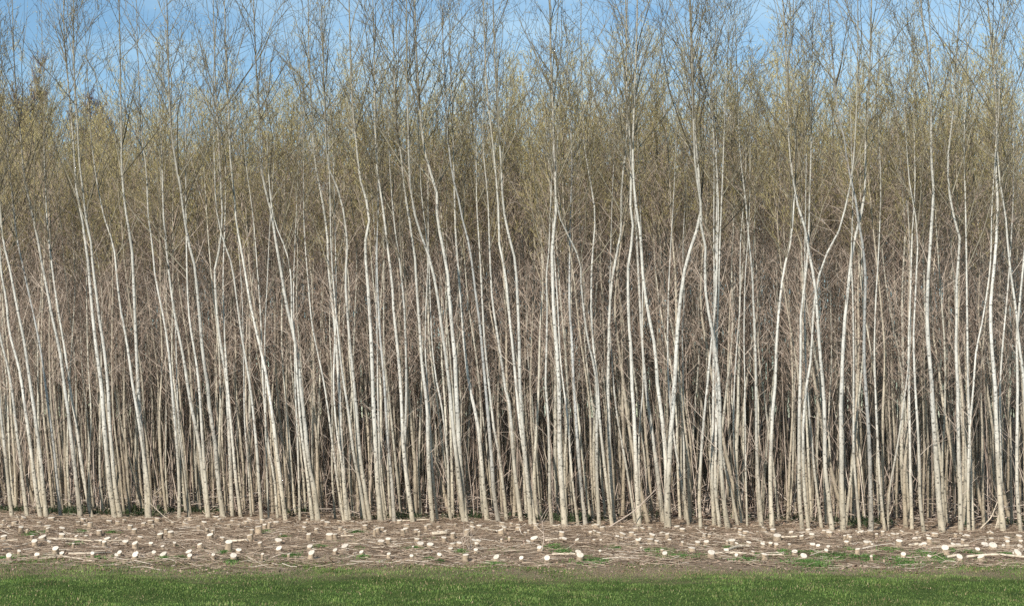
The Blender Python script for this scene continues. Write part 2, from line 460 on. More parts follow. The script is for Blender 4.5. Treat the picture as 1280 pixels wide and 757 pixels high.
# traced stems of the front rows: (base width px, flags, [(x, y) in the photo, foot upwards])
S = [
 (10,'',[(15,646),(11,610),(7.5,575),(4,542),(1,517),(-3,470),(-10,400)]),
 (10,'',[(34,646),(30,615),(25,570),(20,530),(15,487),(8,450),(0,420),(-8,360)]),
 (11,'',[(51,648),(46,620),(41,580),(36,542),(30,500),(25,465),(17,435),(11,410),(8,375),(3,350),(0,320),(-4,250)]),
 (12,'',[(58,648),(54,610),(51,575),(46,537),(41,500),(35,460),(30,425),(22,387),(16,355),(10,325),(4,300),(-2,240),(-4,180)]),
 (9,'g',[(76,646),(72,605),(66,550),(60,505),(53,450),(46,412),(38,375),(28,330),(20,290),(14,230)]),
 (12,'',[(101,647),(96,605),(90,555),(85,512),(81,487),(75,440),(66,400),(59,362),(52,327),(48,303),(42,275),(36,247),(30,220),(26,170),(21,128),(17,60),(15,-30)]),
 (10,'',[(115,646),(107,610),(100,565),(95,525),(90,500),(80,430),(73,390),(66,340),(60,290),(57,240),(55,180)]),
 (14,'',[(144,647),(138,612),(134,572),(130,530),(127,484),(121,440),(116,395),(112,350),(110,325),(107,305),(102,270),(96,240),(94,215),(91,170),(88,132),(84,90),(80,40),(80,-40)]),
 (12,'',[(151,647),(144,610),(140,567),(137,530),(135,484),(130,435),(124,397),(120,362),(116,332),(114,304),(107,270),(103,232),(99,200),(97,157),(94,120),(92,60),(92,-30)]),
 (13,'f',[(185,647),(183,610),(179,555),(175,517),(173,484),(170,425),(168,375),(166,332),(164,304),(156,255),(152,207),(152,165),(151,132),(150,60),(148,-40)],
        [(187,646),(186,615),(180,570),(172,517),(166,482),(159,430),(151,387),(146,345),(144,320),(140,300),(130,270),(120,220),(112,150),(108,60)]),
 (9,'',[(224,648),(224,605),(221,555),(217,510),(215,484),(212,450),(206,405),(200,375),(194,345),(190,303),(185,267),(184,232),(181,195),(176,165),(175,132),(172,60),(170,-30)]),
 (6,'s',[(236,647),(233,610),(228,570),(224,540),(222,500),(221,470),(219,400),(213,362),(208,300),(203,250),(200,200)]),
 (12,'f',[(260,648),(255,605),(248,550),(240,512),(235,484),(230,450),(224,420),(217,385),(210,330),(205,280),(203,220),(200,140)],
        [(261,645),(256,590),(252,530),(249,484),(245,450),(237,400),(234,350),(233,290),(232,200)]),
 (13,'',[(279,648),(272,595),(269,555),(262,510),(260,484),(254,445),(250,400),(246,357),(241,317),(236,304),(230,270),(225,230),(219,200),(215,170),(212,132),(210,60),(208,-40)]),
 (11,'',[(290,647),(288,580),(285,517),(284,484),(277,437),(272,400),(269,357),(269,330),(275,307),(278,265),(276,230),(273,170),(270,120),(268,60),(266,-30)]),
 (9,'',[(301,647),(295,600),(291,555),(287,510),(283,460),(280,400),(279,340)]),
 (9,'',[(327,650),(323,592),(320,550),(313,485),(303,425),(296,375),(290,332),(280,303),(274,280),(270,255),(268,200),(266,120)]),
 (6,'s',[(314,647),(310,580),(306,530),(305,480),(304,420),(302,360)]),
 (11,'',[(357,650),(348,580),(342,530),(336,487),(329,450),(320,412),(312,375),(306,337),(300,303),(295,275),(292,232),(288,200),(285,120),(282,50),(280,-30)]),
 (7,'s',[(347,649),(343,600),(336,560),(331,510),(328,460),(326,400),(322,340)]),
 (6,'s',[(336,649),(334,600),(332,530),(332,480),(331,420)]),
 (14,'',[(398,651),(391,600),(386,580),(381,530),(376,484),(371,437),(364,405),(357,375),(351,337),(345,303),(339,265),(330,230),(326,202),(324,145),(320,80),(317,0),(316,-40)]),
 (9,'',[(391,651),(384,592),(377,542),(372,480),(369,430),(365,400),(364,350),(359,315),(352,300),(343,275),(338,245),(334,180)]),
 (6,'s',[(375,650),(373,580),(371,530),(369,480),(368,420),(367,360)]),
 (7,'s',[(430,650),(424,615),(419,580),(414,542),(406,484),(397,440),(390,405),(385,350),(380,280)]),
 (12,'',[(434,650),(430,600),(427,555),(425,505),(424,484),(420,425),(416,382),(412,350),(410,325),(410,304),(406,270),(401,240),(397,220),(392,187),(391,157),(389,127),(386,60),(385,-30)]),
 (7,'s',[(438,650),(431,605),(425,562),(420,530),(417,480),(418,440),(420,390),(420,340),(419,300),(418,240)]),
 (9,'',[(457,650),(450,605),(442,567),(436,517),(430,480),(426,450),(423,420),(418,370),(414,310)]),
 (11,'',[(463,650),(456,610),(450,567),(446,517),(443,484),(438,435),(434,387),(432,350),(434,312),(435,303),(430,270),(426,245),(417,225),(410,205),(407,160),(404,80)]),
 (14,'',[(476,652),(472,605),(470,567),(467,505),(466,484),(464,425),(461,375),(459,345),(456,312),(457,300),(462,272),(458,250),(450,222),(445,175),(441,135),(438,70),(436,-30)]),
 (7,'s',[(482,650),(476,605),(474,555),(472,480),(472,450),(471,400),(470,350),(469,300),(464,230),(461,150)]),
 (10,'g',[(493,651),(490,605),(485,555),(482,505),(480,470),(476,430),(473,380),(471,320)]),
 (12,'f',[(516,652),(510,610),(505,567),(503,530),(501,484),(497,435),(492,387),(490,350),(486,322),(484,303),(480,270),(476,240),(472,220),(469,160),(468,80),(466,0)],
        [(515,651),(510,600),(506,560),(507,530),(508,484),(507,425),(505,380),(500,330),(496,303),(492,270),(488,220),(486,180),(485,110),(484,20)]),
 (12,'',[(541,653),(537,605),(535,555),(534,505),(531,484),(527,450),(524,400),(521,362),(519,325),(516,303),(511,270),(505,232),(501,190),(495,145),(492,60),(490,-30)]),
 (7,'s',[(547,652),(542,605),(539,560),(536,500),(532,450),(532,400),(534,350),(535,315),(530,270),(526,230)]),
 (15,'f',[(582,654),(577,600),(574,562),(572,517),(570,484),(569,450),(565,410),(562,375),(559,337),(552,303),(546,265),(546,240),(537,212),(531,190),(526,150),(524,120),(520,60),(518,-40)],
        [(580,653),(574,600),(566,530),(562,484),(556,437),(551,400),(545,357),(540,337),(534,312),(529,300),(523,285),(517,260),(512,220),(510,150),(508,60)]),
 (7,'s',[(564,652),(561,630),(560,580),(556,537),(551,500),(547,485),(541,440),(539,407),(537,350)]),
 (12,'',[(609,652),(604,605),(601,567),(597,530),(589,492),(587,484),(581,437),(577,387),(574,350),(570,300),(568,240),(566,160)]),
 (11,'g',[(623,653),(617,615),(615,580),(611,530),(607,484),(604,450),(600,407),(595,370),(591,337),(586,303),(580,285),(575,255),(570,240),(562,195),(560,165),(556,100),(553,20)]),
 (9,'',[(633,652),(630,620),(624,567),(618,540),(614,505),(610,470),(606,430),(603,380),(600,320)]),
 (11,'',[(651,652),(648,625),(643,585),(640,540),(636,500),(632,487),(626,445),(620,407),(615,370),(612,310),(610,250)]),
 (12,'',[(664,655),(660,610),(656,567),(652,517),(650,484),(649,425),(647,375),(645,337),(641,310),(638,303),(630,265),(628,245),(626,200),(622,140),(618,60),(616,-30)]),
 (11,'',[(668,655),(660,595),(650,530),(645,478),(640,425),(636,387),(632,345),(626,312),(624,303),(623,260),(620,220),(615,170),(610,127),(606,60),(604,-40)]),
 (9,'',[(690,655),(687,620),(687,580),(685,517),(682,480),(683,440),(684,380),(683,345),(686,315),(688,260)]),
 (15,'',[(706,657),(702,605),(700,567),(699,517),(699,484),(695,425),(692,387),(691,350),(690,304),(695,270),(694,220),(692,170),(691,132),(688,60),(688,-40)]),
 (7,'s',[(723,655),(716,605),(712,555),(709,517),(704,480),(700,440),(697,380)]),
 (11,'g',[(732,654),(726,605),(722,555),(719,505),(717,484),(715,425),(712,387),(712,330),(713,270)]),
 (10,'',[(749,655),(746,592),(746,540),(746,484),(741,450),(734,420),(727,362),(725,325),(713,302),(707,285),(697,262),(696,200),(700,120)]),
 (9,'',[(765,654),(760,617),(754,567),(749,517),(747,480),(741,425),(739,382),(740,325),(742,303),(744,270),(741,245),(736,215),(731,187),(728,120),(726,40)]),
 (12,'',[(768,653),(764,610),(762,567),(761,517),(760,484),(761,425),(762,387),(766,345),(770,320),(775,303),(777,270),(777,232),(783,182),(784,132),(783,60),(782,-40)]),
 (7,'s',[(794,652),(788,612),(780,567),(773,530),(768,492),(765,450),(762,400)]),
 (13,'',[(799,657),(796,605),(794,555),(792,505),(790,484),(789,440),(786,400),(785,350),(786,320),(790,303),(791,275),(788,260),(789,220),(787,170),(784,127),(783,60),(785,-40)]),
 (5,'s',[(801,655),(799,590),(799,540),(804,480),(803,400)]),
 (12,'',[(829,652),(822,592),(817,555),(812,517),(807,480),(803,430),(800,380),(797,320)]),
 (16,'f',[(835,660),(834,620),(836,585),(839,535),(843,484),(847,412),(852,362),(857,332),(866,302),(872,285),(876,270),(875,245),(872,200),(868,150),(866,80),(862,-30)],
        [(834,658),(833,620),(833,600),(831,555),(826,510),(822,484),(819,437),(812,400),(805,357),(802,320),(802,303),(797,270),(793,240),(791,190),(793,125),(796,40),(797,-30)]),
 (8,'s',[(861,657),(855,620),(848,580),(843,550),(838,510),(835,460)]),
 (7,'s',[(857,652),(855,567),(854,480),(853,420),(855,370)]),
 (9,'',[(876,661),(874,620),(876,575),(880,522),(884,484),(887,450),(891,412),(895,370),(897,300),(898,265),(896,210),(890,140),(888,60)]),
 (10,'',[(893,658),(890,605),(891,542),(892,480),(892,420),(893,380),(895,320),(896,260)]),
 (12,'',[(910,661),(905,630),(901,580),(900,530),(899,484),(894,437),(890,412),(884,380),(881,350),(882,315),(881,303),(876,280),(877,265),(874,240),(869,207),(867,157),(865,80),(862,0)]),
 (9,'',[(900,660),(894,610),(895,555),(896,480),(896,430),(898,370),(900,300)]),
 (8,'s',[(922,659),(915,620),(907,587),(900,550),(896,500)]),
 (5,'s',[(934,660),(932,580),(931,480),(930,420)]),
 (6,'s',[(927,657),(920,590),(917,542),(918,480),(922,420),(925,380)]),
 (10,'',[(952,660),(949,620),(946,567),(945,484),(944,425),(942,387),(940,337),(936,300),(932,250),(925,190),(922,110)]),
 (12,'',[(965,660),(963,605),(964,555),(966,510),(969,484),(971,425),(975,375),(981,332),(988,303),(992,260),(995,195),(993,150),(990,80),(992,0)]),
 (11,'',[(1003,662),(999,617),(999,580),(999,517),(1000,484),(1001,437),(1001,395),(1005,362),(1010,310),(1012,250),(1014,180)]),
 (9,'',[(1011,662),(1006,620),(1004,580),(1004,530),(1008,484),(1014,445),(1016,400),(1021,357),(1030,325),(1041,303),(1050,285),(1060,245),(1066,210),(1070,150),(1072,80)]),
 (12,'',[(1040,662),(1035,615),(1031,580),(1031,530),(1029,484),(1025,440),(1022,400),(1019,357),(1014,330),(1009,303),(1004,275),(996,252),(990,215),(986,170),(984,100),(980,20)]),
 (8,'s',[(1027,660),(1022,620),(1017,580),(1014,540),(1010,500),(1007,450),(1006,390)]),
 (14,'',[(1054,662),(1052,605),(1052,555),(1051,517),(1052,484),(1055,412),(1060,362),(1064,325),(1067,303),(1076,270),(1081,240),(1082,207),(1082,170),(1085,127),(1088,60),(1090,-40)]),
 (8,'s',[(1075,662),(1070,605),(1067,567),(1067,505),(1067,440),(1066,370),(1064,320)]),
 (12,'g',[(1089,662),(1088,605),(1086,542),(1082,484),(1080,437),(1081,387),(1082,350),(1080,320),(1076,290),(1072,270),(1068,240),(1060,210),(1055,170),(1047,140),(1040,60)]),
 (8,'s',[(1106,661),(1100,605),(1096,530),(1094,480),(1093,430),(1095,370),(1098,320)]),
 (6,'s',[(1110,660),(1111,617),(1120,567),(1126,530),(1134,470),(1138,420)]),
 (9,'',[(1140,660),(1138,592),(1137,530),(1136,480),(1136,420),(1138,370),(1140,300)]),
 (9,'',[(1155,665),(1150,625),(1149,580),(1147,530),(1144,484),(1142,425),(1144,375),(1146,332),(1147,300),(1143,260),(1137,230),(1132,160)]),
 (15,'',[(1178,665),(1173,620),(1170,567),(1166,517),(1165,484),(1160,425),(1159,387),(1160,350),(1163,303),(1166,257),(1167,225),(1164,202),(1164,157),(1163,120),(1160,60),(1152,20),(1150,-40)]),
 (12,'',[(1201,665),(1200,610),(1198,555),(1197,484),(1195,437),(1196,387),(1196,345),(1200,303),(1195,280),(1189,257),(1185,220),(1186,182),(1191,147),(1195,80),(1200,0)]),
 (8,'s',[(1211,665),(1210,605),(1212,542),(1217,480),(1220,440),(1225,415),(1230,390),(1238,330)]),
 (9,'',[(1216,664),(1214,600),(1212,540),(1210,480),(1209,400),(1208,320)]),
 (14,'',[(1254,665),(1250,620),(1247,567),(1245,517),(1244,484),(1240,437),(1238,387),(1241,350),(1245,308),(1247,245),(1244,207),(1246,157),(1242,80),(1235,10),(1232,-40)]),
 (8,'s',[(1248,660),(1252,600),(1251,542),(1250,484),(1254,425),(1259,370),(1262,330),(1266,260)]),
 (10,'',[(1276,666),(1272,625),(1271,580),(1272,484),(1271,425),(1275,375),(1279,332),(1283,290)]),
 (10,'',[(1290,666),(1284,560),(1280,480),(1274,430),(1270,387),(1264,345),(1260,310),(1257,270),(1250,227),(1247,182),(1250,100),(1255,0)]),
]

TREES = []      # (depth, base xy)
tree_items = []  # (root, info)


def finish_path(pts, H, base):
    """carry the traced stem on up to its full height, then make it local to its foot"""
    pts = [p - base for p in pts]
    last, prev = pts[-1], pts[-2]
    if last[2] < H - 0.3:
        d = (last - prev) / max(last[2] - prev[2], 0.1)
        n_ = max(2, int((H - last[2]) / 0.8))
        for i in range(1, n_ + 1):
            dz = (H - last[2]) / n_
            d = np.array([d[0] * 0.65 + rng.normal(0, 0.035), d[1] * 0.65 + rng.normal(0, 0.03), 1.0])
            pts.append(pts[-1] + d * dz)
    pts[0] = pts[0].copy()
    d0 = (pts[1] - pts[0]) / max(pts[1][2] - pts[0][2], 0.1)
    pts.insert(0, pts[0] - d0 * 0.12)
    return pts


def build_poplar(base, stems, widths, Hs, flags, dead, detail=2):
    root = link('poplar_tree', None, loc=tuple(base))
    root.empty_display_size = 0.3
    bm_ = M['bark_shade_grey'] if 'g' in flags else M['bark']
    crown = Acc(); dd = Acc()
    for pts, r0, H in zip(stems, widths, Hs):
        path = smooth_path(pts, 34)
        rad = taper(path[:, 2], H, r0)
        # swellings at the old branch whorls
        rad = rad * (1 + 0.05 * np.sin(path[:, 2] * 7.0 + rng.random() * 6) + rng.normal(0, 0.02, len(rad)))
        v, q = tubes(path[None], rad[None], 10)
        link('trunk', make_mesh('trunk', v, quads=q, mats=[bm_]), root)
        crown_into(crown, path, rad, H, detail, nb=24 if 's' not in flags else 12, z0f=0.47 if 's' not in flags else 0.5, lf=1.4, twigr=1.12)
        dead_into(crown, path, rad, H, dead, 0.5, H * 0.5, detail, mat=3, lmax=0.7)
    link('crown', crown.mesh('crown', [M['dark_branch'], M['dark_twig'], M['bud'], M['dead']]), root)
    return root


def lean_word(path0, path1):
    dx = path1[0] - path0[0]
    return 'leaning left' if dx < -0.42 else ('leaning right' if dx > 0.25 else 'standing upright')


front = []
for e in S:
    w, flags, traces = e[0], e[1], e[2:]
    bx, by = traces[0][0]
    b0 = on_ground(bx, by)
    b0[2] = gz(b0[0], b0[1])
    Yd = b0[1]
    pxm = F / Yd
    stems, rads, Hs = [], [], []
    for si, tr in enumerate(traces):
        yw = rng.normal(0, 0.05)
        pts = []
        for (x_, y_) in tr:
            z_ = (520 - y_) / pxm
            dep = Yd + yw * max(0, z_) + 0.10 * math.sin(z_ * 0.9 + si * 2 + bx) * (z_ > -1.6)
            p = at_depth(x_, y_, dep) if (x_, y_) != tr[0] else at_depth(x_, y_, Yd)
            pts.append(p)
        off = pts[0] - b0
        if si == 0: pts = [p - np.array([0, 0, off[2]]) * max(0, 1 - i / 2) for i, p in enumerate(pts)]
        H = rng.uniform(7.9, 9.2) if 's' not in flags else rng.uniform(6.8, 8.2)
        if len(tr) > 14: H = rng.uniform(10.1, 11.0)
        stems.append(finish_path(pts, H, b0)); rads.append((w if si == 0 else w * 0.8) / pxm / 2 * 0.535); Hs.append(H)
    root = build_poplar(b0, stems, rads, Hs, flags, 9)
    zz = stems[0]
    mid = min(zz, key=lambda p: abs(p[2] - 4.5))
    front.append((bx, root, w, flags, lean_word(zz[0], mid)))
    TREES.append((b0[0], b0[1]))

front.sort(key=lambda t: t[0])
for i, (bx, root, w, flags, lean) in enumerate(front):
    size = 'stout' if w >= 14 else 'sturdy' if w >= 11 else 'slim' if w >= 8 else 'spindly'
    bark = 'shade-darkened' if 'g' in flags else 'white-barked'
    tw = ' forked' if 'f' in flags else ''
    tag(root, f'{size}{tw} {bark} poplar {lean} at the clearing edge, {ordinal(i + 1)} from the left', 'tree', 'poplars along the edge of the clearing')

# ---------------------------------------------------------------- trees inside the stand
def row_y(x):   # depth of the front row at world x
    return 25.0 - 0.215 * x


cand = []
sp = 0.50
for j in range(60):
    for i in range(-70, 71):
        x_ = i * sp + (0.5 * sp if j % 2 else 0) + rng.normal(0, 0.13)
        dy = 0.40 + j * 0.46 + rng.normal(0, 0.13)
        y_ = row_y(min(max(x_, -13), 13)) + dy
        cand.append((x_, y_, dy))
cand = [c for c in cand if abs(c[0]) < c[1] * 0.3325 * 1.08 + 0.9 and c[2] < 21.8]
near = np.array(TREES)
ok = []
for c in cand:
    if np.min(np.hypot(near[:, 0] - c[0], near[:, 1] - c[1])) > 0.2 and rng.random() > 0.04:
        ok.append(c)
ok.sort(key=lambda c: c[2])
n_ind = 300 - len(front)
inner, rest = ok[:n_ind], ok[n_ind:]
print('front', len(front), 'inner', len(inner), 'rest', len(rest))


def random_stem(H, lean, n=9, wig=0.10):
    z = np.linspace(-0.12, H, n)
    ph1, ph2 = rng.random(2) * 6.28
    a1, a2 = rng.normal(0, wig, 2)
    x_ = lean * z * (1 - 0.25 * z / H) + a1 * np.sin(z * 0.75 + ph1) - a1 * math.sin(ph1) + rng.normal(0, 0.02, n)
    y_ = rng.normal(0, 0.02) * z + a2 * np.sin(z * 0.75 + ph2) - a2 * math.sin(ph2)
    return np.stack([x_, y_, z], 1)


protos = []
for k in range(14):
    H = rng.uniform(6.7, 8.0)
    pts = random_stem(H, rng.normal(-0.04, 0.02))
    r0 = rng.uniform(0.020, 0.042)
    path = smooth_path(pts, 24)
    rad = taper(path[:, 2], H, r0 * 1.06)
    v, q = tubes(path[None], rad[None], 8)
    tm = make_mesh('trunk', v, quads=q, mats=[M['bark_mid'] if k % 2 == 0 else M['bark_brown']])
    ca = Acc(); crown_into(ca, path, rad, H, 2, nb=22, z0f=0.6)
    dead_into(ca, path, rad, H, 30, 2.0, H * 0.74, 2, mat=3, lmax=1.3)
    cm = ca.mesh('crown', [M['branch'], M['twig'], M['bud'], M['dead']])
    protos.append((tm, cm, r0, H, k % 2 == 1))

band = {}
for (x_, y_, dy) in inner:
    k = int(rng.integers(0, len(protos)))
    tm, cm, r0, H, grey = protos[k]
    root = link('poplar_tree', None, loc=(x_, y_, float(gz(x_, y_))))
    rz = rng.normal(0, 0.35) + (math.pi if x_ > 3 and rng.random() < 0.45 else 0)
    root.rotation_euler = (0, math.radians(rng.normal(0, 0.8)) - 0.045 * max(0, -x_ / 8), rz) if abs(rz) < 1.5 else (0, 0, rz)
    s_ = rng.uniform(0.9, 1.08); root.scale = (s_, s_, s_ * rng.uniform(0.96, 1.04))
    for nm, me in (('trunk', tm), ('crown', cm)):
        link(nm, me, root)
    b_ = 0 if dy < 1.0 else 1 if dy < 1.6 else 2 if dy < 2.4 else 3 if dy < 3.4 else 4
    band.setdefault(b_, []).append((x_ / y_, root, r0, grey))
names_b = ['just behind the edge row', 'in the second rank inward', 'in the third rank inward', 'in the fourth rank inward', 'deep in the crowded stand']
for b_, lst in band.items():
    lst.sort(key=lambda t: t[0])
    for i, (_, root, r0, grey) in enumerate(lst):
        size = 'thick' if r0 > 0.036 else 'slim' if r0 > 0.028 else 'thin'
        tag(root, f'{size} {"brown-stemmed" if grey else "pale"} poplar {names_b[b_]}, {ordinal(i + 1)} from the left', 'tree', 'poplars inside the stand')

# ---------------------------------------------------------------- rest of the stand as one mass
acc = Acc()
for (x_, y_, dy) in rest:
    H = rng.uniform(7.3, 8.7)
    pts = random_stem(H, rng.normal(-0.05, 0.03) - 0.03 * max(0, -x_ / 8) + 0.03 * max(0, x_ / 9))
    pts += np.array([x_, y_, float(gz(x_, y_))])
    r0 = rng.uniform(0.020, 0.042)
    path = smooth_path(pts, 12)
    rad = taper(path[:, 2], H, r0)
    v, q = tubes(path[None], rad[None], 5); acc.add(v, q, 0)
    crown_into(acc, path, rad, H, 1, nb=18, z0f=0.63, twigr=1.3, mats=(1, 2, 3))
    dead_into(acc, path, rad, H, 22, 1.6, H * 0.82, 1, mat=4, lmax=1.3)
o = link('poplar_stand', acc.mesh('poplar_stand', [M['bark_brown'], M['branch'], M['twig'], M['bud'], M['dead']]))
tag(o, 'far ranks of the plantation, hundreds of bare poplars merging into one mass', 'woodland', kind='stuff')

# ---------------------------------------------------------------- taller reddish trees beyond, upper left
for i, (px_, top, Yd, lab) in enumerate([(28, 56, 51.0, 'tall bushy reddish-twigged tree rising above the stand at the far left'),
                                         (92, 88, 51.8, 'lower reddish-twigged tree beyond the stand, right of the tallest one'),
                                         (-30, 75, 50.5, 'reddish-twigged tree beyond the stand, cut by the left frame edge')]):
    b0 = np.array([(px_ - 640) / F * Yd, Yd, 0.0])
    H = EYE + (520 - top) * Yd / F
    root = link('broadleaf_tree', None, loc=tuple(b0))
    ta = Acc(); ca = Acc()
    for s_ in range(5):
        pts = random_stem(H * rng.uniform(0.85, 1.0), rng.normal(0, 0.09), wig=0.2)
        path = smooth_path(pts, 20); rad = taper(path[:, 2], H, 0.10 if s_ == 0 else 0.06)
        v, q = tubes(path[None], rad[None], 7); ta.add(v, q)
        crown_into(ca, path, rad, H, 2, nb=230, z0f=0.3, twigr=1.9, mats=(0, 0, 0))
    link('trunk', ta.mesh('trunk', [M['bark_shade_grey']]), root)
    link('crown', ca.mesh('crown', [M['red_twig']]), root)
    tag(root, lab, 'tree', 'reddish trees beyond the stand')

# ---------------------------------------------------------------- stumps (8x crops: x0, [(cx, cy_face, width, cy_base)])
ST = {
0: [(35,165,30,185),(20,190,40,222),(175,130,35,150),(235,135,45,152),(148,172,55,195),(85,215,35,250),(390,160,42,190),(515,132,62,160),(475,205,60,235),(208,228,45,285),(272,250,32,290),(315,297,34,358),(475,240,36,288),(38,303,54,355),(420,313,68,370),(352,370,55,430),(490,380,36,405),(622,235,52,262),(615,288,55,350),(555,435,60,515),(92,497,52,550),(188,470,34,490),(362,503,46,545),(617,495,40,550),(764,305,32,345),(785,153,45,190),(828,130,50,165),(865,135,20,155),(895,170,50,225),(860,192,50,215),(992,235,50,290),(862,297,36,318),(1072,318,58,355),(1005,375,36,395),(1045,365,40,422),(925,483,38,545),(1188,458,40,510),(1160,490,34,535),(1095,145,55,160),(1175,135,38,165),(1242,133,34,155),(1250,362,54,385),(728,385,24,425),(1160,318,26,340)],
160: [(20,190,45,240),(25,172,40,196),(60,225,50,270),(158,150,45,185),(228,130,58,165),(295,110,50,150),(252,172,34,205),(450,148,36,180),(120,295,50,325),(70,358,54,420),(315,270,58,335),(380,213,36,265),(425,228,56,290),(575,160,58,192),(572,135,24,150),(625,122,40,140),(228,360,40,395),(348,380,34,415),(258,447,38,478),(70,487,60,545),(352,478,64,520),(608,425,56,470),(614,488,46,545),(760,150,50,185),(710,203,40,245),(788,222,30,270),(815,278,60,330),(842,235,30,320),(880,120,52,140),(912,130,34,165),(892,180,36,208),(1040,162,34,188),(1010,205,38,225),(1180,178,36,210),(1110,208,28,228),(1200,130,28,150),(1220,148,34,165),(945,315,46,350),(1003,342,68,440),(850,475,36,530),(715,368,46,415),(1238,238,42,300),(1222,303,54,365),(1105,433,52,470),(1058,487,60,545),(465,375,30,395)],
320: [(25,200,58,278),(60,155,40,192),(88,200,42,240),(130,180,34,240),(205,175,52,205),(45,358,40,405),(222,352,64,385),(242,305,24,325),(230,420,56,465),(62,485,28,550),(327,490,26,545),(490,185,42,205),(483,210,38,250),(510,138,26,165),(600,238,40,285),(528,292,44,355),(535,420,54,455),(548,472,60,535),(668,152,44,175),(713,172,52,200),(833,140,42,162),(845,202,40,245),(885,220,36,250),(895,240,28,270),(740,298,64,350),(792,298,46,350),(883,415,66,455),(790,475,42,505),(1055,487,38,520),(968,152,36,172),(1092,177,48,210),(1195,190,34,210),(1265,190,40,225),(1212,212,54,265),(1185,238,26,305),(1250,342,64,375)],
480: [(10,252,30,280),(45,312,52,370),(152,145,50,175),(228,178,56,205),(215,198,48,240),(190,240,46,300),(320,222,50,245),(348,255,26,310),(328,315,50,345),(363,345,66,385),(462,365,64,390),(420,185,36,235),(452,172,54,200),(545,192,44,220),(545,250,26,275),(600,298,50,340),(690,260,46,310),(715,178,30,200),(687,362,60,390),(750,352,50,390),(665,425,46,450),(46,485,36,530),(278,488,36,535),(288,440,20,455),(555,478,42,515),(813,472,60,535),(822,233,60,305),(880,175,34,195),(885,208,52,250),(950,198,48,220),(1030,238,32,255),(905,315,60,350),(948,328,44,350),(922,380,38,400),(922,435,40,460),(1122,480,54,535),(1168,248,56,300),(1202,225,42,265),(1182,172,54,195),(1250,315,26,340),(1175,332,26,350),(1275,182,30,200)],
640: [(62,205,44,228),(60,235,54,262),(243,172,56,200),(190,182,28,200),(238,220,48,258),(165,260,26,285),(135,280,34,300),(220,325,74,355),(165,352,40,385),(275,428,46,450),(88,483,42,525),(348,492,56,550),(430,205,56,225),(465,200,30,218),(497,260,50,315),(525,342,54,370),(485,338,26,360),(648,375,40,395),(662,447,52,480),(680,487,68,555),(845,190,56,225),(810,205,30,225),(905,220,52,248),(868,268,46,290),(825,258,32,275),(785,265,34,290),(820,368,26,390),(890,368,24,390),(882,460,26,480),(1098,203,42,228),(1105,265,58,290),(1195,252,54,285),(1235,220,58,245),(1228,285,26,300),(1100,352,26,370),(1260,355,50,400),(1050,328,40,345)],
800: [(22,222,48,240),(104,203,50,235),(212,245,36,275),(123,270,56,335),(107,350,60,390),(166,372,44,400),(5,355,28,380),(8,432,24,455),(222,432,36,465),(250,500,48,530),(278,265,42,330),(295,345,38,370),(425,380,24,400),(428,293,24,310),(372,215,54,235),(425,230,56,250),(657,232,22,250),(643,262,44,285),(640,290,38,312),(695,278,34,290),(738,230,24,255),(578,350,52,385),(665,362,50,380),(520,412,66,450),(713,480,66,540),(870,352,26,380),(920,345,64,375),(965,362,32,395),(855,440,34,462),(955,228,30,245),(1000,238,36,252),(1058,250,60,280),(1000,268,34,287),(1005,290,36,312),(1043,288,34,330),(1088,358,50,390),(1228,382,44,400),(1130,440,36,480),(965,492,34,530),(1250,487,58,545),(1240,232,52,250),(1265,272,30,290),(1175,262,24,280)],
960: [(48,230,56,270),(90,300,70,350),(25,357,40,395),(84,373,42,400),(230,265,44,295),(400,248,46,285),(445,300,50,345),(448,367,52,400),(502,375,40,410),(558,265,36,295),(605,250,40,275),(615,280,56,320),(600,390,38,420),(585,452,38,475),(270,440,54,470),(358,495,58,535),(768,305,30,360),(800,302,28,340),(825,315,36,370),(780,372,44,395),(710,245,34,265),(885,262,26,275),(925,275,64,305),(1024,248,56,290),(1145,255,36,290),(985,365,54,395),(1025,372,28,395),(1040,403,26,425),(892,440,46,500),(1036,497,26,545),(1250,290,46,310),(1088,315,30,330),(1212,325,22,340),(218,388,30,400),(335,335,40,350)],
1120: [(58,268,38,285),(12,295,34,310),(215,268,34,295),(318,298,40,320),(388,278,60,305),(340,322,48,385),(190,330,50,350),(238,320,30,335),(30,360,60,430),(285,385,52,410),(242,400,38,425),(73,487,46,535),(327,502,34,540),(498,440,66,505),(570,398,46,425),(620,398,50,425),(595,282,32,300),(645,275,34,295),(715,290,54,310),(675,302,28,315),(670,335,32,350),(638,510,58,545),(817,447,46,480),(850,508,68,550),(895,380,70,410),(967,405,74,450),(955,280,42,295),(920,282,28,295),(955,308,50,330),(900,340,20,355),(1108,303,56,325),(1122,340,40,415),(1073,392,34,415),(1230,295,60,320),(1243,330,40,370),(1238,400,48,425),(1215,462,68,510),(1192,488,44,508),(540,330,20,345)],
}
stumps = []
for x0, lst in ST.items():
    for (cx, cf, w, cb) in lst:
        stumps.append((x0 + cx / 8, 632 + cf / 8, w / 8, 632 + cb / 8))
stumps.sort(key=lambda s: -s[2])
NS = 298
small_stumps = stumps[NS:]
stumps = stumps[:NS]


